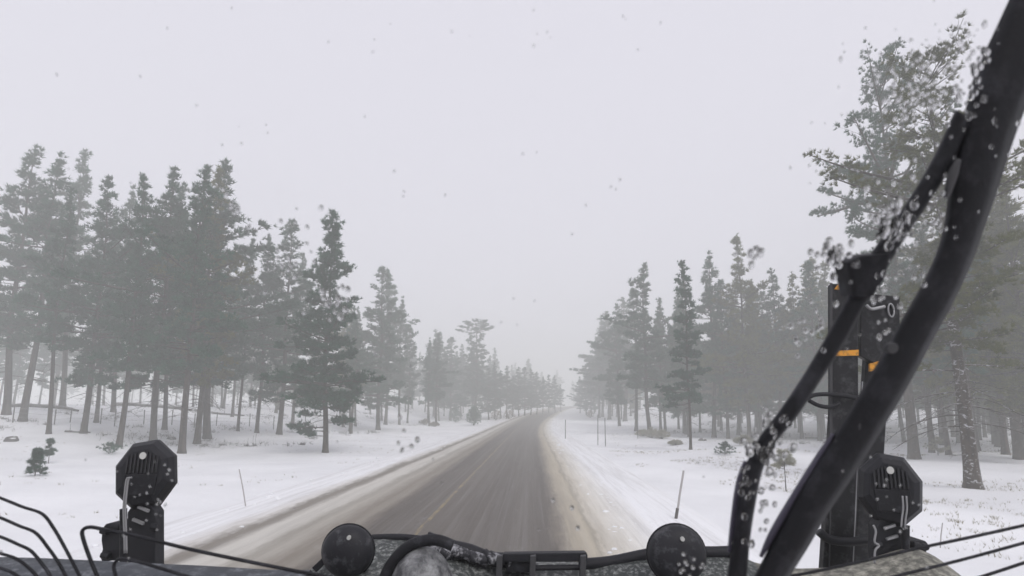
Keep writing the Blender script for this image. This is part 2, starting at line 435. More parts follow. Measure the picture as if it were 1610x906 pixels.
def put_tree(key, loc, H, label, group, rz=0.0, wide=1.0, name='pine_tree', lean=0.0):
    tm, cm, H0 = VAR[key]
    t = empty(name, (loc[0], loc[1], loc[2] - 0.03), label, 'tree', group)
    s = H / H0; t.scale = (s * wide, s * wide, s); t.rotation_euler = (0, lean, rz)
    link('trunk', tm, None, t); link('crown', cm, None, t)
    return t
def tree_px(bx, by, ty, key, label, group, wide=1.0, rz=None, lean=0.0, name='pine_tree'):
    b = ground_at(bx, by); lo, hi = 0.5, 60
    for _ in range(30):
        H = (lo + hi) / 2
        if project(b + Vector((0, 0, H)))[1] > ty: lo = H
        else: hi = H
    if rz is None: rz = random.Random(bx * 7 + by).uniform(0, 6.28)
    placed.append((b.x, b.y))
    return put_tree(key, b, H, label, group, rz, wide, name, lean)
placed = []
def near_mark(x, y, z, marks):
    px = project((x, y, z))[0]
    return min(marks, key=lambda m_: abs(m_[0] - px))[1]
MARKS_L = [(8, 'the dense pine cut by the left picture edge'), (76, 'the two green saplings'), (131, 'the pine with a log at its foot'), (187, 'the clean-stemmed pine'), (240, 'the pine above the octagonal work light'), (311, 'the three close trunks'),
           (375, 'the lone slender pine'), (440, 'the low-boughed dark pine'), (510, 'the isolated cone-shaped pine'), (594, 'the full narrow pine'), (660, 'the hazy blunt-topped pine'), (746, 'the flat-topped pine'), (820, 'the foggy shrubs along the bend'), (870, 'the far end of the road')]
MARKS_R = [(905, 'the far end of the road'), (948, 'the two thin marker stakes'), (1022, 'the branching-topped pine'), (1086, 'the slim forward pine'), (1124, 'the knobbly-topped pine'), (1178, 'the tallest edge pine'), (1228, 'the thin wiper blade'),
           (1262, 'the thin frosted sapling'), (1320, 'the striped mast'), (1400, 'the octagonal right-hand work light'), (1436, 'the huge branching pine'), (1484, 'the olive pine between two thick trunks'), (1530, 'the snow-plastered trunk'), (1580, 'the wires at the picture edge')]
GL, GR = 'pines standing beyond the oncoming lane', 'pines standing behind the snowy right verge'
left = [
    (8, 652, 232, 'a', 'dense dark pine cut by the left picture edge, first of the row', 1.1),
    (38, 662, 245, 'd', 'straight dark pine beside the pine at the left picture edge', 1.1),
    (76, 683, 300, 'b', 'thin bare-stemmed pine above the two green saplings, bark dusted with snow', 0.8),
    (97, 640, 240, 'b', 'tall spindly-topped pine rising behind the two saplings', 0.9),
    (131, 682, 278, 'c', 'pine with short snowy log at its foot', 1.0),
    (150, 664, 330, 'a', 'slim pine just behind the pine with the log at its foot', 0.85),
    (178, 648, 300, 'd', 'pale-trunked pine set back behind the snow-buried sapling', 0.9),
    (187, 703, 275, 'f', 'tall clean-stemmed pine directly left of the octagonal work light', 0.9),
    (240, 694, 264, 'c', 'broad pine whose foot hides behind the octagonal work light', 1.05),
    (257, 676, 290, 'a', 'leaning thin-stemmed pine behind the pine above the octagonal work light', 0.85),
    (286, 713, 262, 'f', 'thick-trunked pine just right of the octagonal work light, base ringed by bare snow', 1.05),
    (311, 698, 262, 'olive2', 'middle pine of three close trunks right of the octagonal work light', 0.95),
    (325, 690, 252, 'c', 'tallest dense pine, last of the three close trunks', 1.15),
    (375, 678, 372, 'd', 'slender bare-stemmed pine standing alone right of the three close trunks', 0.7),
    (405, 681, 372, 'a', 'grey-green pine with bare lower stem in front of the wire fence end', 0.9),
    (440, 683, 346, 'e', 'dark pine with low side boughs next to the isolated cone-shaped pine', 1.1),
    (461, 668, 400, 'b', 'fainter pine between the low-boughed pine and the cone-shaped pine', 0.9),
    (510, 712, 335, 'cone', 'isolated cone-shaped pine with low spreading boughs nearest the road bend', 1.05),
    (540, 672, 470, 'olive', 'olive pine half hidden behind the cone-shaped pine', 1.0),
    (594, 676, 420, 'e', 'full narrow pine right of the cone-shaped pine, foliage nearly to ground', 1.2),
    (606, 668, 430, 'f', 'ragged-topped pine close behind the full narrow pine', 1.0),
    (628, 668, 470, 'd', 'thin hazy pine right of the ragged-topped pine', 0.9),
    (641, 666, 512, 'a', 'second thin hazy pine right of the ragged-topped pine', 0.9),
    (672, 664, 540, 'a', 'hazy blunt-topped pine midway to the flat-topped snag-like pine', 1.0),
    (690, 662, 522, 'c', 'broad blue-grey pine fading in fog, left of the flat-topped pine', 1.0),
    (708, 661, 530, 'e', 'pointed blue-grey pine fading in fog beside the flat-topped pine', 1.3),
    (746, 660, 508, 'flat', 'flat-topped sparse pine standing above its foggy neighbours', 1.15),
]
right = [
    (936, 648, 578, 'c', 'rounded foggy pine at the end of the road bend', 1.3),
    (948, 656, 500, 'a', 'pale foggy pine first in the row right of the road bend', 1.3),
    (974, 670, 478, 'c', 'broad foggy pine behind the two thin marker stakes', 1.1),
    (1000, 678, 450, 'd', 'narrow grey pine between broad foggy pine and branching-topped pine', 1.1),
    (1022, 684, 416, 'f', 'open branching-topped pine with reddish trunk above snowy shrubs', 1.2),
    (1047, 682, 470, 'b', 'slim pine just left of the small pine standing forward', 1.0),
    (1086, 707, 412, 'slim', 'slim low-branched pine standing forward of the forest edge', 1.0),
    (1124, 688, 400, 'd', 'knobbly-topped pine right of the forward slim pine', 1.1),
    (1145, 690, 440, 'e', 'dense pine beside the knobbly-topped pine', 1.0),
    (1178, 692, 370, 'olive', 'tallest pine of the right forest edge, pointed olive crown', 0.95),
    (1196, 688, 440, 'olive2', 'olive pine close against the tallest edge pine', 0.9),
    (1228, 688, 425, 'a', 'grey-green pine behind the thin wiper blade', 1.0),
    (1262, 690, 430, 'olive', 'olive pine left of the striped mast', 0.9),
    (1296, 684, 405, 'olive2', 'pine directly behind the striped mast', 1.0),
    (1436, 722, 108, 'big', 'huge branching pine behind the mast, trunk seen above the right work light', 0.85),
    (1530, 768, 90, 'near', 'nearest pine, snow-plastered trunk with bare curved lower boughs, right of the work light', 1.0),
    (1484, 700, 330, 'olive', 'olive pine between the huge pine and the snow-plastered trunk', 1.1),
    (1572, 704, 240, 'olive', 'olive pine behind the snow-plastered trunk', 1.2),
    (1606, 722, 200, 'olive2', 'olive pine cut by the right picture edge', 1.3),
]
for bx, by, ty, key, lab, wd in left: tree_px(bx, by, ty, key, lab, GL, wd)
for bx, by, ty, key, lab, wd in right: tree_px(bx, by, ty, key, lab, GR, wd, rz=0.0 if key == 'near' else None)

rnd = random.Random(77)
words = ['leaning', 'broad', 'narrow', 'ragged', 'round-topped', 'pointed', 'thin', 'full', 'short', 'tall']
for i in range(13):
    x = 768 + i * 9.5; tree_px(x, 660 - i * 1.0, 572 + i * 2.2 + rnd.uniform(-8, 10), rnd.choice('acefa'), '%s ghostly pine of the bend row, %s from the flat-topped pine' % (words[i % 10], ['first', 'second', 'third', 'fourth', 'fifth', 'sixth', 'seventh', 'eighth', 'ninth', 'tenth', 'eleventh', 'twelfth', 'last'][i]), 'ghostly pines along the bend', 1.4)
for i, x in enumerate((912, 922, 930, 942, 958, 984)):
    tree_px(x, 650 + i * 2.5, (592, 584, 580, 530, 490, 470)[i], 'caefca'[i], '%s ghostly pine of the inner bend, %s from the road' % (words[i], ['first', 'second', 'third', 'fourth', 'fifth', 'sixth'][i]), 'ghostly pines inside the bend', 1.5)
def scatter(n, side, y0, y1, keys, label, group, hr=(12.5, 17.5), edge=13.0, maxx=None, zone=None):
    c = 0; tries = 0
    while c < n and tries < 60000:
        tries += 1
        y = y0 + (y1 - y0) * rnd.random() ** 0.8
        half = y * 1.02 + 6
        x = rnd.uniform(-half, half)
        u = x - road_x(y)
        if side < 0 and u > -edge - 0.03 * y: continue
        if side > 0 and u < edge + (0.0 if y > 90 else 0.0): continue
        z = height(x, y); px, py = project((x, y, z))
        if px < -90 or px > 1700: continue
        if zone and not zone(px, py, x, y): continue
        if any((x - a) ** 2 + (y - b) ** 2 < 5.0 for a, b in placed): continue
        placed.append((x, y)); c += 1
        put_tree(rnd.choice(keys), (x, y, z), rnd.uniform(*hr), label % near_mark(x, y, z, MARKS_L if side < 0 else MARKS_R), group, rnd.uniform(0, 6.28), rnd.uniform(0.85, 1.2))
    return c
n1 = scatter(38, -1, 60, 100, 'aabbddf', 'fog-greyed pine in the rows just behind %s', 'pines inside the left forest', zone=lambda px, py, x, y: px < 620 or y > 85)
n2 = scatter(50, -1, 100, 210, 'aabcdef', 'pale pine deep in fog far behind %s', 'pines deep in the left forest', edge=12)
n3 = scatter(72, 1, 52, 95, ['a', 'd', 'b', 'e', 'olive', 'olive2', 'c'], 'dim pine in the crowded rows behind %s', 'pines inside the right forest', (14, 18.5), 16.5,
             zone=lambda px, py, x, y: px > 1030)
n4 = scatter(50, 1, 95, 230, ['a', 'b', 'c', 'd', 'e', 'olive'], 'pale pine deep in fog far behind %s', 'pines deep in the right forest', (13, 17), 13)
n5 = scatter(22, 1, 30, 52, ['olive', 'olive2', 'b', 'd'], 'olive pine in the dense stand near %s', 'olive pines at the right picture edge', (13, 17), 14,
             zone=lambda px, py, x, y: px > 1450 and y > 30)
def scatter_edge(n, side, y0, y1, u0, u1, keys, label, group, hr):
    c = 0
    for _ in range(5000):
        if c >= n: break
        y = rnd.uniform(y0, y1); x = road_x(y) + side * rnd.uniform(u0, u1)
        if any((x - a) ** 2 + (y - b) ** 2 < 6 for a, b in placed): continue
        placed.append((x, y)); c += 1
        put_tree(rnd.choice(keys), (x, y, height(x, y)), rnd.uniform(*hr), label % near_mark(x, y, height(x, y), MARKS_L if side < 0 else MARKS_R), group, rnd.uniform(0, 6.28), rnd.uniform(0.95, 1.4))
scatter_edge(46, -1, 125, 300, 15, 42, 'aceacf', 'lilac-grey pine in the bend row by %s', 'foggy pines along the bend', (14, 19))
scatter_edge(26, 1, 125, 290, 10, 26, 'aceabf', 'fog-faded pine inside the bend by %s', 'foggy pines inside the bend', (13, 18))
print('scattered', n1, n2, n3, n4, n5)

# far wood closing the view
def far_wood():
    r2 = random.Random(5); rng = np.random.default_rng(5); cents, dirs, mb = [], [], MB()
    for i in range(170):
        y = r2.uniform(255, 330); x = r2.uniform(-260, 320)
        if abs(x - road_x(y)) < 11: continue
        z = height(x, y); h = r2.uniform(12, 17); mb.tube([(x, y, z - .3), (x, y, z + h)], [0.2, 0.03], 4, cap=False)
        for _ in range(90):
            t = r2.random() ** 0.8; rr_ = 2.3 * (1 - t) ** 0.6; a = r2.uniform(0, 6.28); q = rr_ * math.sqrt(r2.random())
            cents.append((x + q * math.cos(a), y + q * math.sin(a), z + h * (0.35 + 0.65 * t))); dirs.append((0, 0, 1))
    V = tri_needles(np.array(cents), np.array(dirs, dtype=float), rng, 6, 0.8, 0.4)
    T = np.array([tuple(mb.v[i]) for f in mb.f for i in (f[0], f[1], f[2], f[0], f[2], f[3])])
    me = np_mesh('far_wood', np.concatenate([V, T]), 3, m_needle)
    o = link('far_wood', me, None); tag(o, 'faint mass of distant pines closing the end of the road', 'trees', None, 'stuff')
far_wood()

# ------------------------------------------------------------------ small plants
def sapling(name, loc, h, wr, seed, label, cat, group=None, snow=0.0, dens=1.0, stem=0.02, base=0.15, bendx=0.0, needle=None):
    r2 = random.Random(seed); rng = np.random.default_rng(seed); mb = MB(); c, d = [], []
    t = empty(name, loc, label, cat, group)
    mb.tube([(bendx * s * s, 0, h * s - 0.05) for s in (0, .25, .5, .75, 1)], [stem * (1 - .7 * s) for s in (0, .25, .5, .75, 1)], 6)
    for i in range(int(26 * dens)):
        s = base + (1 - base) * r2.random(); l = wr * (1.1 - s) * r2.uniform(.6, 1.2) + 0.04; a = r2.uniform(0, 6.28)
        p0 = Vector((bendx * s * s, 0, h * s)); e = p0 + Vector((math.cos(a) * l, math.sin(a) * l, l * r2.uniform(.1, .6)))
        mb.tube([p0, e], [stem * .35, .003], 4, cap=False)
        for q in (0.45, 0.75, 1.0):
            for _ in range(3):
                c.append(tuple(p0.lerp(e, q) + Vector((r2.gauss(0, .03), r2.gauss(0, .03), r2.gauss(0, .02))))); d.append((math.cos(a) * .6, math.sin(a) * .6, .5))
    mb.out('trunk', m_twig, t)
    me = np_mesh('crown', tri_needles(np.array(c), np.array(d), rng, 16, 0.13, 0.016), 3, needle or m_needle)
    link('crown', me, None, t)
    return t
GS = 'young pines poking out of the snow'
sapling('pine_sapling', ground_at(76, 729), 1.2, 0.28, 1, 'taller of two small green saplings on the open snow', 'sapling', GS, dens=1.1, base=0.3)
sapling('pine_sapling', ground_at(55, 748), 0.95, 0.24, 2, 'shorter dense green sapling in front of its taller twin', 'sapling', GS, dens=2.0, base=0.02)
sapling('pine_sapling', ground_at(171, 714), 0.55, 0.62, 3, 'low snow-buried sapling below the clean-stemmed pine', 'sapling', GS, base=0.0)
m_frost = needle_mat('frosted_needles', (0.20, 0.21, 0.15), (0.34, 0.34, 0.28), 0.12)
sapling('pine_sapling', ground_at(1236, 773), 1.35, 0.62, 4, 'thin frosted sapling between wiper blade and striped mast', 'sapling', GS, dens=1.0, stem=0.022, base=0.5, needle=m_frost)
sapling('pine_sapling', ground_at(1140, 716), 0.7, 0.5, 5, 'little bushy sapling right of the slim forward pine', 'sapling', GS, base=0.05)
sapling('pine_sapling', ground_at(1475, 716), 1.0, 0.6, 6, 'low sapling between the huge pine and the snow-plastered trunk', 'sapling', GS, base=0.05, needle=m_frost)

def bush(loc, h, w_, seed, label, group, material, n=260, name='shrub', tall=False):
    rng = np.random.default_rng(seed); r2 = random.Random(seed); mb = MB()
    t = empty(name, loc, label, 'shrub', group)
    c = rng.normal(size=(n, 3)); c /= np.linalg.norm(c, axis=1, keepdims=True); c *= rng.uniform(.02, 1, (n, 1)) ** .4; c[:, :2] *= (1.1 - .35 * c[:, 2:3])
    d = c.copy(); d[:, 2] = np.abs(d[:, 2]) + .3
    c = c * np.array([w_ / 2, w_ / 2, h / 2]) + np.array([0, 0, h / 2])
    for i in range(9):
        q = c[r2.randrange(n)]; mb.tube([(0, 0, -.05), tuple(q * np.array([.5, .5, .6])), tuple(q)], [.03, .015, .005], 4, cap=False)
    mb.out('stem', m_twig, t)
    link('foliage', np_mesh('foliage', tri_needles(c, d, rng, 10, .26 * min(1, w_ / 1.3), .05), 3, material), None, t)
b = ground_at(745, 669); bush(b, 3.2, 2.3, 3, 'dark egg-shaped juniper in front of the flat-topped pine', 'shrubs along the forest edge', m_needle, 700, 'juniper_bush')
b = ground_at(716, 664); bush(b, 3.0, 2.2, 4, 'paler round juniper left of the dark egg-shaped one', 'shrubs along the forest edge', m_needle, 500, 'juniper_bush')
shr = [(668, 668, .9, 1.6, 'snow-flecked brown shrub on the verge left of the junipers'), (683, 671, .7, 1.3, 'second brown shrub just right of the snow-flecked one'),
       (780, 661, 2.2, 2.2, 'foggy round shrub right of the flat-topped pine'), (800, 660, 2.2, 2.4, 'foggy wide shrub further along the bend'),
       (1024, 688, .9, 1.9, 'frosted low shrub under the branching-topped pine'), (1040, 690, .8, 1.4, 'frosted low shrub right of the reddish trunk'),
       (1010, 686, .6, 1.2, 'small frosted shrub left of the reddish trunk'), (1170, 700, .6, 1.2, 'low frosted shrub under the tallest edge pine'),
       (928, 657, 1.6, 1.5, 'grey shrub at the foot of the rounded foggy pine'), (1062, 700, .35, 1.0, 'twiggy shrub left of the slim forward pine')]
for i, (x, y, h, w_, lab) in enumerate(shr): bush(ground_at(x, y), h, w_, 20 + i, lab, 'shrubs along the forest edge', m_frost if x > 1000 else m_dead, 150)

# rocks, logs
def rock(loc, s, seed, label, name='rock'):
    bm = bmesh.new(); bmesh.ops.create_icosphere(bm, subdivisions=3, radius=1)
    for v in bm.verts:
        v.co *= 1 + 0.35 * noise.noise(v.co * 1.3 + Vector((seed, 0, 0))); v.co.x *= s[0]; v.co.y *= s[1]; v.co.z *= s[2]
    me = bpy.data.meshes.new(name); bm.to_mesh(me); bm.free()
    o = link(name, me, m_rock); o.location = loc; tag(o, label, 'rock', 'dark rocks in the snow'); return o
m_rock = mat('rock', rough=0.9)
gq = N(m_rock, 'ShaderNodeNewGeometry'); sp = N(m_rock, 'ShaderNodeSeparateXYZ'); L(m_rock, gq.outputs['Normal'], sp.inputs[0])
L(m_rock, mixc(m_rock, ramp(m_rock, math_(m_rock, 'ADD', sp.outputs[2], tex(m_rock, 3, 5)), [(1.15, G0), (1.35, G1)]) if False else ramp(m_rock, math_(m_rock, 'MULTIPLY', sp.outputs[2], tex(m_rock, 3, 5)), [(0.42, G0), (0.5, G1)]), (0.07, 0.065, 0.06), (0.7, 0.7, 0.73)), bsdf(m_rock).inputs['Base Color'])
rock(ground_at(18, 694) + Vector((0, 0, .08)), (.42, .3, .24), 3, 'dark rock lying on the snow by the left picture edge')
rock(ground_at(269, 846 - 155) + Vector((0, 0, .03)), (.3, .2, .16), 5, 'small dark rock behind the thick-trunked pine')
rock(ground_at(1104, 693) + Vector((0, 0, .05)), (.35, .25, .2), 8, 'dark rock beside the slim forward pine')
rock(ground_at(475, 700) + Vector((0, 0, .02)), (.24, .2, .18), 9, 'dark rock left of the cone-shaped pine foot')
def log(px, py, ln, r, az, label):
    b = ground_at(px, py); mb = MB(); d = Vector((math.cos(az), math.sin(az), 0))
    pts = []
    for i in range(6):
        q = Vector((b.x, b.y, 0)) + d * ln * (i / 5 - .5); pts.append(Vector((q.x, q.y, height(q.x, q.y) + r * .7 + .02 * math.sin(i * 2))))
    mb.tube(pts, [r, r * .95, r * .9, r * .85, r * .75, r * .5], 9)
    for i in (1, 3, 4): mb.tube([pts[i], pts[i] + Vector((.1, -.15, .45 + .1 * i))], [r * .25, .01], 5)
    o = mb.out('fallen_log', m_bark_snow); tag(o, label, 'log', 'fallen logs')
log(122, 681, 1.6, .09, .3, 'short snowy log at the foot of a pine')
log(240, 640, 9, .22, .15, 'long fallen log far back between the pines above the work light')
log(70, 641, 8, .2, -.2, 'long fallen log far back near the left picture edge')
log(345, 652, 6, .16, .1, 'fallen log behind the three close trunks')
log(395, 702, .9, .04, .1, 'short thin stick lying on open snow')
log(1290, 690, 3.0, .1, .1, 'fallen log behind the thin frosted sapling')

# grass stuff
def grass():
    rng = np.random.default_rng(9); r2 = random.Random(9); c = []
    def addp(n, fx, fy, thr=0.0):
        for _ in range(n):
            x, y = fx(), fy()
            if -8 < x - road_x(y) < 3.2: continue
            if noise.noise(Vector((x * .25, y * .25, 5))) < thr: continue
            for _k in range(r2.randint(1, 5)):
                a, b_ = x + r2.gauss(0, .06), y + r2.gauss(0, .06); c.append((a, b_, height(a, b_) - .01))
    addp(9000, lambda: r2.uniform(5, 34), lambda: r2.uniform(6, 40), .08)
    addp(2600, lambda: r2.uniform(-60, -9), lambda: r2.uniform(14, 70), .1)
    addp(1600, lambda: r2.uniform(6, 45), lambda: r2.uniform(35, 75), .05)
    c = np.array(c); d = np.tile([0, 0, 1.0], (len(c), 1))
    me = np_mesh('dry_grass', tri_needles(c, d, rng, 3, .10, .010, .6), 3, m_grass)
    o = link('dry_grass', me, None); tag(o, 'dry straw tips poking through the snow', 'grass', None, 'stuff')
grass()
def undergrowth():
    rng = np.random.default_rng(19); r2 = random.Random(19); c = []
    for k in range(900):
        side = -1 if r2.random() < .6 else 1
        y = r2.uniform(38, 110); x = side * r2.uniform(17, y * 1.0 + 8)
        if noise.noise(Vector((x * .12, y * .12, 9))) < 0.0: continue
        s = r2.uniform(.2, .7)
        for _ in range(14):
            a, b_ = x + r2.gauss(0, s), y + r2.gauss(0, s * .4); c.append((a, b_, height(a, b_) + r2.random() * .35 * s))
    c = np.array(c); d = np.tile([0, 0, .8], (len(c), 1))
    o = link('undergrowth', np_mesh('undergrowth', tri_needles(c, d, rng, 4, .38, .022, 1.2), 3, m_twig), None); tag(o, 'bare twiggy brush littering the snow between the trunks', 'brush', None, 'stuff')
undergrowth()
def clods():
    r2 = random.Random(3); mb_v, mb_f = [], []
    bm = bmesh.new(); bmesh.ops.create_icosphere(bm, subdivisions=2, radius=1); bv = [v.co.copy() for v in bm.verts]; bf = [[v.index for v in f.verts] for f in bm.faces]; bm.free()
    for _ in range(420):
        left_ = r2.random() < .6; y = r2.uniform(5, 70) if r2.random() < .8 else r2.uniform(4, 14); u = r2.gauss(-7.5, .5) if left_ else r2.gauss(2.3, .45)
        x = road_x(y) + u; s = r2.uniform(.02, .07) * (1 + (r2.random() < .06)); b = len(mb_v); sd = r2.random() * 40
        z = height(x, y) + .05
        for v in bv:
            q = v * (1 + .5 * noise.noise(v * 1.5 + Vector((sd, 0, 0)))); mb_v.append((x + q.x * s * 1.3, y + q.y * s, z + q.z * s * .7))
        mb_f.extend([tuple(b + i for i in f) for f in bf])
    o = mesh_obj('snow_clods', mb_v, mb_f, m_snow, smooth=True); tag(o, 'small lumps of ploughed snow strewn along both shoulders', 'snow lumps', None, 'stuff')
clods()

# ------------------------------------------------------------------ roadside markers, fence
m_post = mat('marker_post', (0.38, 0.36, 0.36), 0.6); m_dark = mat('dark_post', (0.08, 0.075, 0.07), 0.8)
m_wire = mat('fence_wire', (0.25, 0.24, 0.24), 0.5, 0.6)
def marker(px, py, top_px, top_py, r, label, m, name='marker_stake', cap=None):
    b = ground_at(px, py); v = ray(top_px, top_py); e = CAM + v * (b.y / v.y)
    mb = MB(); mb.tube([b - Vector((0, 0, .1)), b.lerp(e, .5), e], [r, r, r * .9], 8)
    o = mb.out(name, m); tag(o, label, 'marker', 'thin marker stakes beside the road')
    if cap:
        mb = MB(); q = b.lerp(e, cap); mb.tube([q, q + (e - b).normalized() * .25], r * 1.35, 8); mb.out('reflector', m_post if m is m_dark else m_dark, o)
marker(1062, 820, 1075, 740, .028, 'pale leaning marker stake on the right verge snow', m_post, cap=.05)
marker(388, 799, 376, 738, .018, 'faint pale leaning stake with a dark foot on the left snow', m_post, cap=0.0)
marker(940, 700, 940, 652, .03, 'taller of two thin dark stakes at the far right verge', m_dark)
marker(952, 702, 951, 657, .03, 'second thin dark stake right of the taller one', m_dark)
marker(889, 691, 889, 660, .035, 'short dark stake nearest the bend', m_dark, cap=.55)
marker(1003, 690, 1001, 652, .03, 'thin dark stake left of the frosted shrubs', m_dark)
marker(1477, 862, 1482, 822, .012, 'thin pale twig-like stake right of the octagonal light', m_post)
f = empty('wire_fence', ground_at(230, 676), 'low wire fence on thin posts running between the pines', 'fence')
prev = None; wires = MB()
for i, px in enumerate((20, 85, 110, 158, 180, 226, 270, 305, 340, 392, 430, 480)):
    b = ground_at(px, 664 + 8 * i / 11 + (4 if i % 3 == 1 else 0)); hh = 1.25
    mb = MB(); a = b - f.location
    mb.tube([a - Vector((0, 0, .2)), a + Vector((.03 * math.sin(i), 0, hh))], .045, 6); mb.out('fence_post', m_dark, f)
    if prev is not None:
        for zz in (.4, .75, 1.1): wires.tube([prev + Vector((0, 0, zz)), a + Vector((0, 0, zz))], .008, 4)
    prev = a
wires.out('wire', m_wire, f)

# ------------------------------------------------------------------ the plow truck around the camera
def dirty(name, base, snow, amt=(0.5, 0.6), scale=20, rough=0.5, metal=0.0, up=0.0):
    m = mat(name, base, rough, metal)
    n = tex(m, scale, 7, rough=0.7)
    fac = ramp(m, n, [(amt[0], G0), (amt[1], G1)])
    if up:
        gq = N(m, 'ShaderNodeNewGeometry'); sp = N(m, 'ShaderNodeSeparateXYZ'); L(m, gq.outputs['Normal'], sp.inputs[0])
        fac = math_(m, 'MAXIMUM', math_(m, 'MULTIPLY', fac, .5), math_(m, 'MULTIPLY', fac, ramp(m, sp.outputs[2], [(0.2, G0), (0.75, G1)])))
    L(m, mixc(m, fac, base, snow), bsdf(m).inputs['Base Color']); bump(m, n, 0.4, 0.004)
    return m
m_black = dirty('black_plastic', (0.018, 0.018, 0.022), (0.16, 0.16, 0.18), (0.66, 0.74), 60, 0.55)
m_rubber = dirty('black_rubber', (0.012, 0.012, 0.015), (0.05, 0.05, 0.06), (0.5, 0.8), 30, 0.6)
m_hood = dirty('snowy_hood_paint', (0.05, 0.055, 0.055), (0.33, 0.34, 0.33), (0.48, 0.68), 70, 0.6)
m_hood2 = dirty('road_dirt_snow', (0.10, 0.098, 0.085), (0.36, 0.35, 0.30), (0.42, 0.66), 40, 0.8)
m_chrome = dirty('snowy_grey_dome', (0.07, 0.07, 0.075), (0.38, 0.385, 0.39), (0.42, 0.72), 18, 0.5, 0.1)
m_cowl = dirty('wet_grey_cowl', (0.045, 0.05, 0.06), (0.17, 0.18, 0.20), (0.5, 0.68), 45, 0.45)
m_cable = mat('grey_cable', (0.26, 0.26, 0.27), 0.6); m_badge = mat('pale_badge', (0.50, 0.50, 0.48), 0.5)
m_orange = dirty('orange_tape', (0.62, 0.27, 0.02), (0.25, 0.13, 0.03), (0.5, 0.62), 60, 0.6); m_slot = mat('bare_metal', (0.30, 0.30, 0.31), 0.45, 0.3)
m_purple = mat('purple_fringe', (0.075, 0.070, 0.10), 0.6); m_armhi = mat('lighter_grey_coating', (0.06, 0.06, 0.064), 0.6)  # purple imitates lens colour fringing; the grey is lighter than the rubber

truck = empty('plow_truck', (0, 1.2, 0), 'black snowplow truck seen over its snowy hood from the cab, with wipers and lights', 'truck')
TL = truck.location.copy()
def T(p): return Vector(p) - TL
def PT(px, py, d): return T(P(px, py, d))
class TB(MB):
    def outline(s, pts, d, depth):
        fr = [PT(x, y, d) for x, y in pts]; return s.prism(fr, [p + Vector((0, depth, 0)) for p in fr])
def part(name, mb, m, parent=truck, label=None, **kw):
    o = mb.out(name, m, parent, **kw)
    if label: o['label'] = label
    return o

# windscreen plane: leans back over the camera
def W(px, py, off=0.0):
    v = ray(px, py); t = (0.42 + off) / (v.y + 0.30 * v.z); return T(CAM + v * t)
WN = Vector((0, 1, 0.30)).normalized()
m_glass = bpy.data.materials.new('clear_pane'); m_glass.use_nodes = True
ntg = m_glass.node_tree; ntg.nodes.clear(); tb = ntg.nodes.new('ShaderNodeBsdfTransparent'); tb.inputs[0].default_value = (1, 1, 1, 1)
ot = ntg.nodes.new('ShaderNodeOutputMaterial'); ntg.links.new(tb.outputs[0], ot.inputs[0])
def wp(x, z): return T(Vector((x, 0.42 - 0.30 * (z - 2.6), z)))
mb = TB(); q = [wp(-1.0, 2.05), wp(1.0, 2.05), wp(1.0, 3.25), wp(-1.0, 3.25)]
mb.prism(q, [p - WN * 0.005 for p in q]); part('windscreen', mb, m_glass)

def swept(mb, pts, o0, o1):
    """bar of varying width lying on the outside of the windscreen; pts = (px, py, width px)"""
    rings = []
    for i, (x, y, w_) in enumerate(pts):
        a = Vector(pts[max(0, i - 1)][:2]); b_ = Vector(pts[min(len(pts) - 1, i + 1)][:2]); d = (b_ - a).normalized(); n_ = Vector((-d.y, d.x))
        l, r = (x - n_.x * w_ / 2, y - n_.y * w_ / 2), (x + n_.x * w_ / 2, y + n_.y * w_ / 2)
        li, ri = (x - n_.x * w_ * .3, y - n_.y * w_ * .3), (x + n_.x * w_ * .3, y + n_.y * w_ * .3)
        rings.append([W(*l, (o0 + o1) / 2), W(*li, o0), W(*ri, o0), W(*r, (o0 + o1) / 2), W(*ri, o1), W(*li, o1)])
    mb.rings(rings); return mb
def spline(pts, k=5):
    out = []
    for i in range(len(pts) - 1):
        p0, p1, p2, p3 = [pts[max(0, min(len(pts) - 1, i + j))] for j in (-1, 0, 1, 2)]
        for s in range(k):
            t = s / k
            out.append(tuple(0.5 * (2 * b + (c - a) * t + (2 * a - 5 * b + 4 * c - d) * t * t + (3 * b - a - 3 * c + d) * t ** 3) for a, b, c, d in zip(p0, p1, p2, p3)))
    out.append(tuple(pts[-1])); return out
# wiper arm (wide) and blade (thin)
arm = TB(); swept(arm, spline([(1185, 960, 50), (1217, 900, 50), (1247, 847, 55), (1278, 791, 58), (1314, 735, 62), (1350, 679, 60), (1400, 595, 60), (1446, 512, 58), (1477, 456, 57), (1502, 400, 58), (1517, 350, 64), (1530, 295, 76), (1546, 232, 84), (1560, 185, 88), (1575, 139, 95), (1612, 60, 97), (1668, -60, 98)]), .012, .032)
wa = part('wiper_arm', arm, m_rubber, label='thick blurred wiper arm crossing the windscreen', smooth=True)
h = TB(); swept(h, spline([(1488, 312, 8), (1493, 292, 15), (1500, 270, 16), (1508, 250, 8)]), .008, .011); part('arm_patch', h, m_armhi, wa, smooth=True)  # small patch of lighter grey laid over the arm
h = TB(); swept(h, spline([(1196, 876, 6), (1216, 838, 14), (1252, 778, 15), (1290, 718, 15), (1310, 682, 5)]), .020, .024); part('fringe_strip', h, m_purple, wa, smooth=True)  # added strip imitating the purple lens fringe beside the arm
bl = TB(); swept(bl, spline([(1155, 950, 32), (1160, 895, 31), (1166, 847, 27), (1174, 791, 28), (1186, 735, 28), (1208, 690, 27), (1239, 651, 28), (1276, 595, 28), (1313, 535, 30), (1340, 485, 31), (1364, 440, 36), (1385, 405, 34), (1418, 356, 30), (1455, 300, 30), (1490, 240, 34), (1518, 180, 36)]), .014, .026)
wb = part('wiper_blade', bl, m_rubber, label='thin jointed wiper blade with droplets on its lower bend', smooth=True)
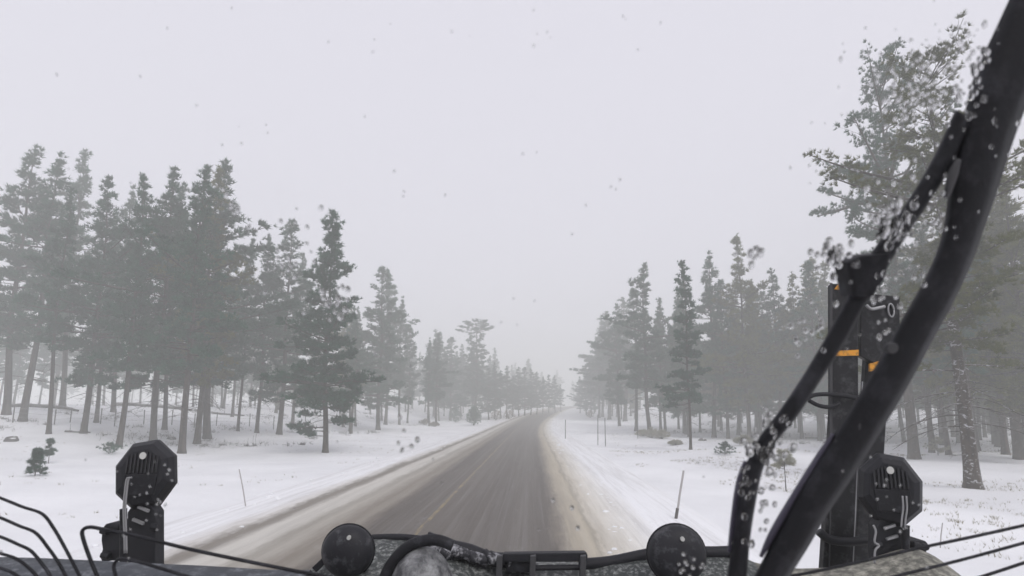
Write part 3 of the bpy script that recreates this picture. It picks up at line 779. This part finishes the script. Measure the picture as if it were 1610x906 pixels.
cl = TB(); fr = [W(x, y, .010) for x, y in ((1334, 412), (1356, 402), (1402, 398), (1392, 440), (1372, 468), (1345, 470))]
cl.prism(fr, [p + WN * .022 for p in fr]); part('blade_clip', cl, m_rubber, wb, bevel=.002)
h = TB(); swept(h, spline([(1147, 868, 7), (1153, 820, 10), (1162, 760, 11), (1172, 725, 6)]), .020, .024); part('fringe_strip', h, m_purple, wb, smooth=True)  # same lens fringe, added as a purple strip along the blade
for (x, y, r_) in ((1404, 548, 9),):
    v = W(x, y, .006); bm_ = TB(); bm_.tube([v, v + WN * .004], r_ / 900 * .42, 12); part('pale_blob', bm_, m_armhi, wa if x > 1350 else wb, bevel=.0008)  # small grey disc in place of a blurred pale blob

# water drops on the windscreen
def drops():
    r2 = random.Random(11); V, Fc = [], []
    bm = bmesh.new(); bmesh.ops.create_uvsphere(bm, u_segments=12, v_segments=8, radius=1)
    base = [v.co.copy() for v in bm.verts]; fs = [[v.index for v in f.verts] for f in bm.faces]; bm.free()
    ax = Vector((1, 0, 0)); az = WN.cross(ax).normalized() * -1
    def drop(px, py, r, el=1.0, tilt=0.0, fl=.30):
        c = T(W(px, py, 0.0006) + TL) ; k = 0.36 / 900; b0 = len(V); ct, st_ = math.cos(tilt), math.sin(tilt); sd = r2.random() * 9
        for v in base:
            wv = 1 + .18 * noise.noise(v * 1.3 + Vector((sd, 0, 0)))
            x, z = v.x * r * k * wv, v.z * r * k * el * wv
            x, z = x * ct - z * st_, x * st_ + z * ct
            V.append(c + ax * x + az * z + WN * (v.y * r * k * fl))
        Fc.extend([tuple(b0 + i for i in f) for f in fs])
    def cluster(cx, cy, sx, sy, n, r0, r1, rot=0.0, el=1.15):
        for _ in range(n):
            a, b_ = r2.gauss(0, sx), r2.gauss(0, sy); drop(cx + a * math.cos(rot) - b_ * math.sin(rot), cy + a * math.sin(rot) + b_ * math.cos(rot), r2.uniform(r0, r1), el * r2.uniform(.8, 1.3), r2.uniform(-.3, .3))
    cluster(1197, 705, 15, 16, 26, 4, 8.5); cluster(1212, 668, 14, 10, 14, 3, 6)
    cluster(1178, 780, 8, 36, 16, 3, 6); cluster(1205, 800, 11, 30, 12, 3, 6.5)
    cluster(1312, 402, 16, 15, 34, 3.5, 6.5); cluster(1400, 345, 18, 20, 38, 4, 8)
    cluster(1272, 515, 16, 22, 20, 3, 5.5); cluster(1445, 150, 42, 32, 110, 1.8, 4.0, .5)
    cluster(1480, 90, 45, 30, 40, 1.4, 2.8); cluster(1532, 120, 16, 40, 34, 3, 6.5, .4)
    cluster(1395, 470, 16, 45, 16, 2.5, 4.5); cluster(525, 470, 18, 14, 18, 3, 5.5)
    cluster(1188, 402, 11, 9, 12, 3, 6); cluster(1086, 886, 16, 9, 12, 2, 4)
    cluster(900, 805, 14, 18, 3, 3, 4); cluster(640, 700, 12, 20, 5, 3, 5); cluster(1440, 330, 40, 60, 30, 2, 5)
    cluster(455, 390, 22, 30, 22, 2, 4.5); cluster(240, 790, 30, 40, 26, 1.2, 2.6); cluster(1400, 790, 40, 50, 20, 1.2, 2.4); cluster(1480, 330, 40, 120, 30, 2, 4.5, .5)
    cluster(370, 330, 5, 22, 12, 2, 4, -.5)
    for (cx, cy) in ((560, 55), (370, 205), (200, 300), (820, 490), (960, 330), (1325, 190), (1280, 250), (840, 60), (600, 560), (1000, 60), (640, 300), (1330, 80)): cluster(cx, cy, 30, 26, 4, 1.2, 2.2)
    for _ in range(45): drop(r2.uniform(0, 1610), r2.uniform(0, 900), r2.uniform(1.0, 2.4), r2.uniform(.8, 1.6), r2.uniform(-.5, .5), .12)
    drop(632, 708, 3.5, 1.8, -.6)
    mw = bpy.data.materials.new('water'); mw.use_nodes = True; pb = mw.node_tree.nodes['Principled BSDF']
    pb.inputs['Transmission Weight'].default_value = 1; pb.inputs['IOR'].default_value = 1.33; pb.inputs['Roughness'].default_value = 0.02
    o = mesh_obj('water_drops', [v + TL for v in V], Fc, mw, smooth=True); tag(o, 'clear water droplets clinging to the windscreen', 'water drops', None, 'stuff')
drops()

# hood and front rail
hood_top = [(-300, 874), (0, 876), (120, 880), (240, 886), (330, 890), (430, 896), (488, 896), (505, 880), (525, 868), (560, 856), (592, 845), (640, 847), (700, 852), (745, 868), (790, 880), (850, 880), (920, 884), (960, 876), (1020, 868),
            (1080, 866), (1140, 866), (1185, 884), (1230, 893), (1290, 893), (1330, 888), (1380, 874), (1430, 862), (1470, 875), (1510, 906), (1700, 930)]
def hood_piece(x0, x1, d, depth, m, name, label=None, drop=70, parent=truck):
    pts = [p for p in hood_top if x0 <= p[0] <= x1]; pts = spline(pts, 4); n_ = 9; V, Fc = [], []
    for i, (x, y) in enumerate(pts):
        far = P(x, y, d)
        for j in range(n_):
            s = j / (n_ - 1); V.append(T(Vector((far.x * (1 - .12 * s), far.y - depth * s, far.z - .045 * sm(0, .3, s) + .012 * math.sin(s * 9)))))
        V.append(T(Vector((far.x, far.y + .05, far.z - .03)))); V.append(T(Vector((far.x, far.y + .06, far.z - .9))))
    k = n_ + 2
    for i in range(len(pts) - 1):
        a, b_ = i * k, (i + 1) * k
        for j in range(n_ - 1): Fc.append((a + j, a + j + 1, b_ + j + 1, b_ + j))
        Fc.append((a, b_, b_ + n_, a + n_)); Fc.append((a + n_, b_ + n_, b_ + n_ + 1, a + n_ + 1))
    o = mesh_obj(name, V, Fc, m, parent, smooth=True)
    if label: o['label'] = label
    return o
hood_piece(480, 1190, 1.85, .55, m_hood, 'hood', 'dark hood mottled with wet snow')
hood_piece(-400, 490, 1.15, .45, m_cowl, 'cowl', 'dark wet cowl along the windscreen foot')
hood_piece(1180, 1520, 1.95, .6, m_hood2, 'fender', 'fender crusted with dirty beige snow')
# rail along the hood edge
rl = TB(); rl.tube([PT(x, y, 1.84) for x, y in spline([(585, 846), (630, 845), (680, 850)], 4)], .011, 10)
rl.tube([PT(x, y, 1.8) for x, y in spline([(670, 848), (692, 856), (712, 862), (738, 868), (770, 880), (800, 882)], 4)], .024, 10)
rl.tube([PT(x, y, 1.8) for x, y in spline([(910, 888), (960, 884), (1020, 872), (1060, 868), (1120, 869), (1150, 868)], 4)], [.018] * 21, 10)
rail = part('front_rail', rl, m_black, smooth=True)
hp = TB(); hp.tube([PT(x, y, 1.60) for x, y in spline([(598, 935), (606, 905), (622, 878), (648, 856), (684, 849), (712, 858)], 5)], .0155, 10)
part('hose', hp, m_rubber, smooth=True, label='curved black hose arching over the grey dome')
# grey dome under the hose
V, Fc = [], []; c0 = P(664, 930, 1.62)
for i in range(25):
    for j in range(9):
        a = math.pi * i / 24; e = (math.pi / 2) * j / 8
        V.append(T(c0 + Vector((-.088 * math.cos(a) * math.cos(e), -.10 * math.sin(e), .118 * math.sin(a) * math.cos(e) ** .6))))
for i in range(24):
    for j in range(8): Fc.append((i * 9 + j, i * 9 + j + 1, (i + 1) * 9 + j + 1, (i + 1) * 9 + j))
mesh_obj('dome_cover', V, Fc, m_chrome, truck, smooth=True)['label'] = 'grey snow-dusted dome cover'
# lumpy bundled hoses between dome and clamps
r3 = random.Random(4); lp = TB()
for k_ in range(9):
    x0 = 672 + k_ * 14
    lp.tube([PT(x0 + r3.uniform(-8, 8), 856 + k_ * 2.6 + r3.uniform(-6, 6), 1.76), PT(x0 + 16, 866 + k_ * 2.2 + r3.uniform(-5, 5), 1.74), PT(x0 + 34, 874 + k_ * 1.6 + r3.uniform(-4, 4), 1.77)], [.010, .016, .011], 8)
part('hose_bundle', lp, dirty('snowy_hose', (0.03, 0.03, 0.035), (0.3, 0.3, 0.32), (0.5, 0.6), 40, 0.6), smooth=True, label='lumpy bundle of snow-flecked hoses')
cb = TB(); cb.outline([(782, 884), (792, 871), (920, 869), (924, 873), (924, 884)], 1.72, .03); cross = part('crossbar', cb, m_black, bevel=.003)
cb = TB(); cb.outline([(796, 884), (836, 884), (836, 900), (796, 900)], 1.73, .05); part('box_frame', cb, m_rubber, cross, bevel=.003)
for x in (786, 839, 918):
    cb = TB(); cb.outline([(x - 5, 875), (x + 4, 874), (x + 2, 925), (x - 8, 925)], 1.69, .018); part('clamp', cb, m_armhi, cross, bevel=.002)
cb = TB(); cb.tube([PT(842, 893, 1.72), PT(918, 892, 1.72)], .008, 8); part('link_rod', cb, m_black, cross)
st = TB(); st.outline([(490, 893), (507, 877), (514, 884), (497, 900)], 1.72, .02); part('corner_bracket', st, m_black, bevel=.002)

# round marker mirrors
m_salty = dirty('salt_specked_plastic', (0.020, 0.020, 0.024), (0.10, 0.10, 0.11), (0.52, 0.74), 28, 0.5)
def disc(cx, cy, rp, d, label, yaw):
    c = P(cx, cy, d); r_ = rp / 900 * d; mb = TB(); M = Matrix.Rotation(yaw, 3, 'Z'); rings = []
    for (q, y) in ((.001, -.020), (.45, -.019), (.75, -.014), (.93, -.006), (1.0, .004), (1.0, .016), (.9, .024)):
        rings.append([T(c + M @ Vector((math.cos(a) * r_ * q, y * 1.6, math.sin(a) * r_ * q))) for a in [2 * math.pi * k_ / 40 for k_ in range(40)]])
    mb.rings(rings); o = part('round_lamp', mb, m_salty, label=label, smooth=True)
    s = TB(); s.tube([T(c + M @ Vector((math.cos(a) * r_ * 1.0, .016, math.sin(a) * r_ * 1.0))) for a in [2 * math.pi * k_ / 40 for k_ in range(41)]], .0035, 6); part('rim', s, m_rubber, o, smooth=True)
    s = TB(); p0 = T(c + Vector((0, .03, -r_ * .5))); s.tube([p0, p0 + Vector((0, .03, -.16))], .016, 10); part('lamp_stalk', s, m_rubber, o)
    s = TB(); p1 = T(c + M @ Vector((r_ * .12, -.034, r_ * .62))); s.tube([p1, p1 + M @ Vector((0, .01, 0))], .0055, 10); part('screw_head', s, m_badge, o)
disc(546, 868, 39, 1.62, 'round black lamp back at the hood corner with one pale screw', .12)
disc(1065, 873, 43, 1.62, 'round black lamp back flecked with droplets on the hood rail', -.05)

# octagonal work lights
def work_light(cx, cy, d, mir, yaw, label, tall=1.0):
    c = P(cx, cy, d); M = Matrix.Rotation(yaw, 3, 'Z') @ Matrix.Rotation(R(-6), 3, 'X')
    def pt(x, y, z): return T(c + M @ Vector((x * mir * .80, y * .8, z * .93)))
    def octo(r_, y, ox=0.0, oz=0.0): return [pt(ox + r_ * 1.04 * math.cos(R(22.5 + 45 * k_ + 8)), y, oz + r_ * 1.12 * tall * math.sin(R(22.5 + 45 * k_ + 8))) for k_ in range(8)]
    mb = TB(); mb.rings([octo(.078, -.062, 0, .005), octo(.100, -.048), octo(.116, .0), octo(.118, .045), octo(.108, .055)])
    o = part('work_light', mb, m_black, bevel=.003, label=label)
    fn = TB()
    for i in range(9):
        x = -.056 + i * .014; zt = .085 - abs(i - 4) * .005
        fn.prism([pt(x - .003, -.074, .006), pt(x + .003, -.074, .006), pt(x + .003, -.072, zt), pt(x - .003, -.072, zt)], [pt(x - .003, -.058, .006), pt(x + .003, -.058, .006), pt(x + .003, -.050, zt), pt(x - .003, -.050, zt)])
    part('cooling_fins', fn, mat_fin, o)
    b_ = TB(); cc = [pt(.0 + .013 * math.cos(a), -.0775, .066 + .013 * math.sin(a)) for a in [2 * math.pi * k_ / 20 for k_ in range(20)]]
    b_.prism(cc, [p + M @ Vector((0, .006, 0)) for p in cc]); part('badge', b_, m_badge, o, bevel=.001)
    lp = TB(); lp.prism([pt(-.055, -.070, -.075), pt(.055, -.070, -.075), pt(.062, -.070, 0), pt(-.062, -.070, 0)], [pt(-.055, -.05, -.075), pt(.055, -.05, -.075), pt(.062, -.05, 0), pt(-.062, -.05, 0)])
    part('back_plate', lp, m_rubber, o, bevel=.003)
    return o
mat_fin = mat('fin_plastic', (0.03, 0.03, 0.034), 0.45)
wl = work_light(229, 746, 2.0, 1, R(20), 'octagonal black work light above the cowl, ribbed back', 1.02)
wr_ = work_light(1399, 770, 2.0, -1, R(-24), 'octagonal black work light beside the striped mast, ribbed back', 1.02)
def bracket(x0, x1, y0, light, side):
    mb = TB(); mb.outline([(x0, 945), (x0, y0), (x0 + 8, y0 - 12), (x1 - 8, y0 - 12), (x1, y0), (x1, 945)], 1.98, .05); o = part('bracket', mb, m_black, light, bevel=.004)
    return o
bracket(200, 244, 806, wl, 1)
mb = TB(); mb.tube([PT(194, 930, 1.93), PT(194, 800, 1.93)], .011, 12); part('cable_sleeve', mb, m_rubber, wl, smooth=False)
mb = TB()
for o_ in (0, 3.2): mb.tube([PT(x + o_, y, 1.90) for x, y in spline([(204, 751), (199, 754), (196, 775), (194, 800), (195, 830), (196, 870)], 4)], .0028, 6)
part('cable', mb, m_cable, wl, smooth=True)
for (x, y, a) in ((225, 800, 1), (217, 820, 1)):
    mb = TB(); mb.outline([(x - 9, y - 5), (x + 8, y + 2), (x + 7, y + 6), (x - 10, y - 1)], 1.965, .01); part('slot_plate', mb, m_slot, wl)
mb = TB(); mb.tube([PT(238, 828, 1.98), PT(249, 829, 1.98)], .012, 8); part('knob', mb, m_black, wl, bevel=.002)
mb = TB(); mb.outline([(160, 832), (166, 824), (182, 821), (194, 828), (194, 880), (160, 884), (157, 876), (161, 864), (159, 850)], 2.0, .09)
for (x, y) in ((165, 872), (164, 834), (182, 826)): mb.tube([PT(x - 5, y, 1.985), PT(x + 7, y + 3, 1.985)], .012, 8)
part('connector_block', mb, m_black, wl, bevel=.004)
bracket(1378, 1424, 828, wr_, -1)
mb = TB(); mb.tube([PT(1424, 945, 1.95), PT(1424, 826, 1.95)], .011, 12); part('cable_sleeve', mb, m_rubber, wr_)
mb = TB()
for o_ in (0, 6): mb.tube([PT(x + o_, y, 1.90) for x, y in spline([(1419, 780), (1420, 800), (1418, 815), (1417, 829)], 4)], .0028, 6)
part('cable', mb, m_cable, wr_, smooth=True); mb = TB()
mb.tube([PT(x, y, 1.90) for x, y in spline([(1373, 826), (1377, 836), (1375, 852), (1382, 858), (1376, 866), (1375, 886)], 4)], .0035, 6)
part('hook', mb, m_cable, wr_, smooth=True)
for (x, y) in ((1400, 829), (1404, 846)):
    mb = TB(); mb.outline([(x - 9, y + 1), (x + 8, y - 5), (x + 9, y - 1), (x - 8, y + 4)], 1.965, .01); part('slot_plate', mb, m_slot, wr_)
mb = TB(); mb.tube([PT(1370, 857, 1.95), PT(1386, 857, 1.95)], .012, 8); part('knob', mb, m_black, wr_, bevel=.002)
mb = TB(); mb.outline([(1428, 850), (1456, 851), (1460, 856), (1457, 868), (1460, 885), (1460, 930), (1428, 930)], 2.0, .09)
for (x, y) in ((1452, 858), (1440, 856), (1455, 890)): mb.tube([PT(x - 5, y, 1.985), PT(x + 7, y + 3, 1.985)], .011, 8)
part('connector_block', mb, m_black, wr_, bevel=.004)

# striped mast in front of the hood
m_mast = dirty('black_mast_paint', (0.016, 0.016, 0.018), (0.07, 0.07, 0.075), (0.5, 0.75), 26, 0.35)
DM = 2.25
mb = TB(); mb.outline([(1290, 960), (1309, 640), (1308, 446), (1349, 446), (1350, 640), (1345, 960)], DM, .035); ms = part('mast', mb, m_mast, label='black upright mast post banded with orange tape', bevel=.004)
mb = TB(); mb.outline([(1304, 960), (1306, 445), (1309, 445), (1309, 700)], DM - .006, .008); part('edge_trim', mb, m_armhi, ms)
mb = TB(); mb.outline([(1312, 455), (1318, 447), (1346, 447), (1346, 456)], DM - .004, .02); part('tape_band', mb, m_orange, ms)
mb = TB(); mb.outline([(1312, 552), (1350, 550), (1350, 559), (1312, 560)], DM - .004, .02); part('tape_band', mb, m_orange, ms)
mb = TB(); mb.outline([(1353, 560), (1353, 470), (1372, 462), (1415, 466), (1415, 525), (1404, 540), (1400, 565), (1375, 572)], DM + .02, .03); sp_ = part('mast_head_plate', mb, m_mast, ms, bevel=.004)
mb = TB(); mb.outline([(1340, 960), (1362, 560), (1400, 560), (1390, 720), (1372, 960)], DM + .05, .03); part('slide_rail', mb, m_mast, ms, bevel=.004)
mb = TB(); mb.outline([(1368, 572), (1382, 568), (1380, 582), (1368, 584)], DM + .012, .01); part('tape_patch', mb, m_orange, ms)
mb = TB(); mb.tube([PT(x, y, DM - .01) for x, y in spline([(1362, 480), (1370, 486), (1382, 484), (1391, 482)], 4)], .006, 8); part('pull_handle', mb, m_slot, ms, smooth=True)
mb = TB(); cen = P(1401, 488, DM + .012)
ringp = [T(cen + Vector((.011 * math.cos(a), 0, .026 * math.sin(a)))) for a in [2 * math.pi * k_ / 20 for k_ in range(21)]]
mb.tube(ringp, .0035, 6); part('ring', mb, m_slot, ms, smooth=True)
mb = TB(); mb.tube([PT(x, y, DM - .02) for x, y in spline([(1262, 632), (1278, 622), (1300, 620), (1325, 622), (1348, 626)], 4)], .008, 8)
mb.tube([PT(x, y, DM - .03) for x, y in spline([(1272, 630), (1288, 638), (1306, 640), (1320, 634)], 4)], .008, 8)
part('strap', mb, m_black, ms, smooth=True)
mb = TB(); mb.tube([PT(x, y, DM - .04) for x, y in spline([(1288, 836), (1304, 848), (1335, 852), (1370, 848), (1392, 842)], 4)], .016, 10); part('clamp_band', mb, m_black, ms, smooth=True)
mb = TB(); mb.tube([PT(x, y, DM - .02) for x, y in ((1338, 960), (1350, 700), (1356, 600))], .0022, 6); part('guide_wire', mb, m_slot, ms)

# thin bent guard rods just outside the glass
def rod(pts, d, r_=.0019, d2=None):
    mb = TB(); pp = spline(pts, 6); n_ = len(pp)
    mb.tube([PT(x, y, d + ((d2 or d) - d) * i / (n_ - 1)) for i, (x, y) in enumerate(pp)], r_, 8); part('guard_rod', mb, m_rubber, smooth=True)
rod([(-60, 762), (0, 783), (35, 797), (66, 808), (84, 830), (104, 865), (128, 912), (150, 960)], .72)
rod([(-60, 792), (0, 814), (30, 827), (56, 838), (76, 862), (92, 885), (106, 912), (120, 950)], .72)
rod([(-60, 824), (0, 844), (28, 856), (48, 866), (64, 884), (80, 908), (95, 950)], .72)
rod([(-60, 850), (0, 870), (24, 878), (44, 892), (62, 912), (75, 940)], .72)
rod([(-60, 870), (0, 893), (20, 901), (40, 915)], .72)
rod([(170, 960), (155, 912), (142, 880), (131, 848), (130, 834), (142, 829), (165, 833), (215, 843), (300, 864), (390, 883), (470, 899), (540, 912), (600, 925)], .72, .0023)
rod([(190, 960), (183, 912), (179, 892), (183, 882), (195, 879), (220, 884), (260, 896), (300, 908), (360, 925)], .72, .0021)
rod([(1190, 915), (1260, 903), (1350, 884), (1440, 863), (1530, 844), (1620, 824), (1700, 806)], .72)
rod([(1340, 922), (1400, 908), (1470, 891), (1540, 873), (1620, 851), (1700, 829)], .72)
rod([(1480, 926), (1540, 908), (1580, 895), (1620, 882), (1700, 858)], .72)

# ------------------------------------------------------------------ fog
mh = bpy.data.materials.new('fog'); mh.use_nodes = True; t = mh.node_tree; t.nodes.clear()
pv = t.nodes.new('ShaderNodeVolumePrincipled'); pv.inputs['Color'].default_value = (0.975, 0.99, 0.962, 1); pv.inputs['Density'].default_value = 0.0067; pv.inputs['Anisotropy'].default_value = 0.0
om = t.nodes.new('ShaderNodeOutputMaterial'); t.links.new(pv.outputs[0], om.inputs['Volume'])
mb = MB(); mb.box((0, 250, 13), (900, 640, 34)); hz = mb.out('haze', mh); tag(hz, 'pale snowy fog filling the air', 'haze', None, 'stuff')
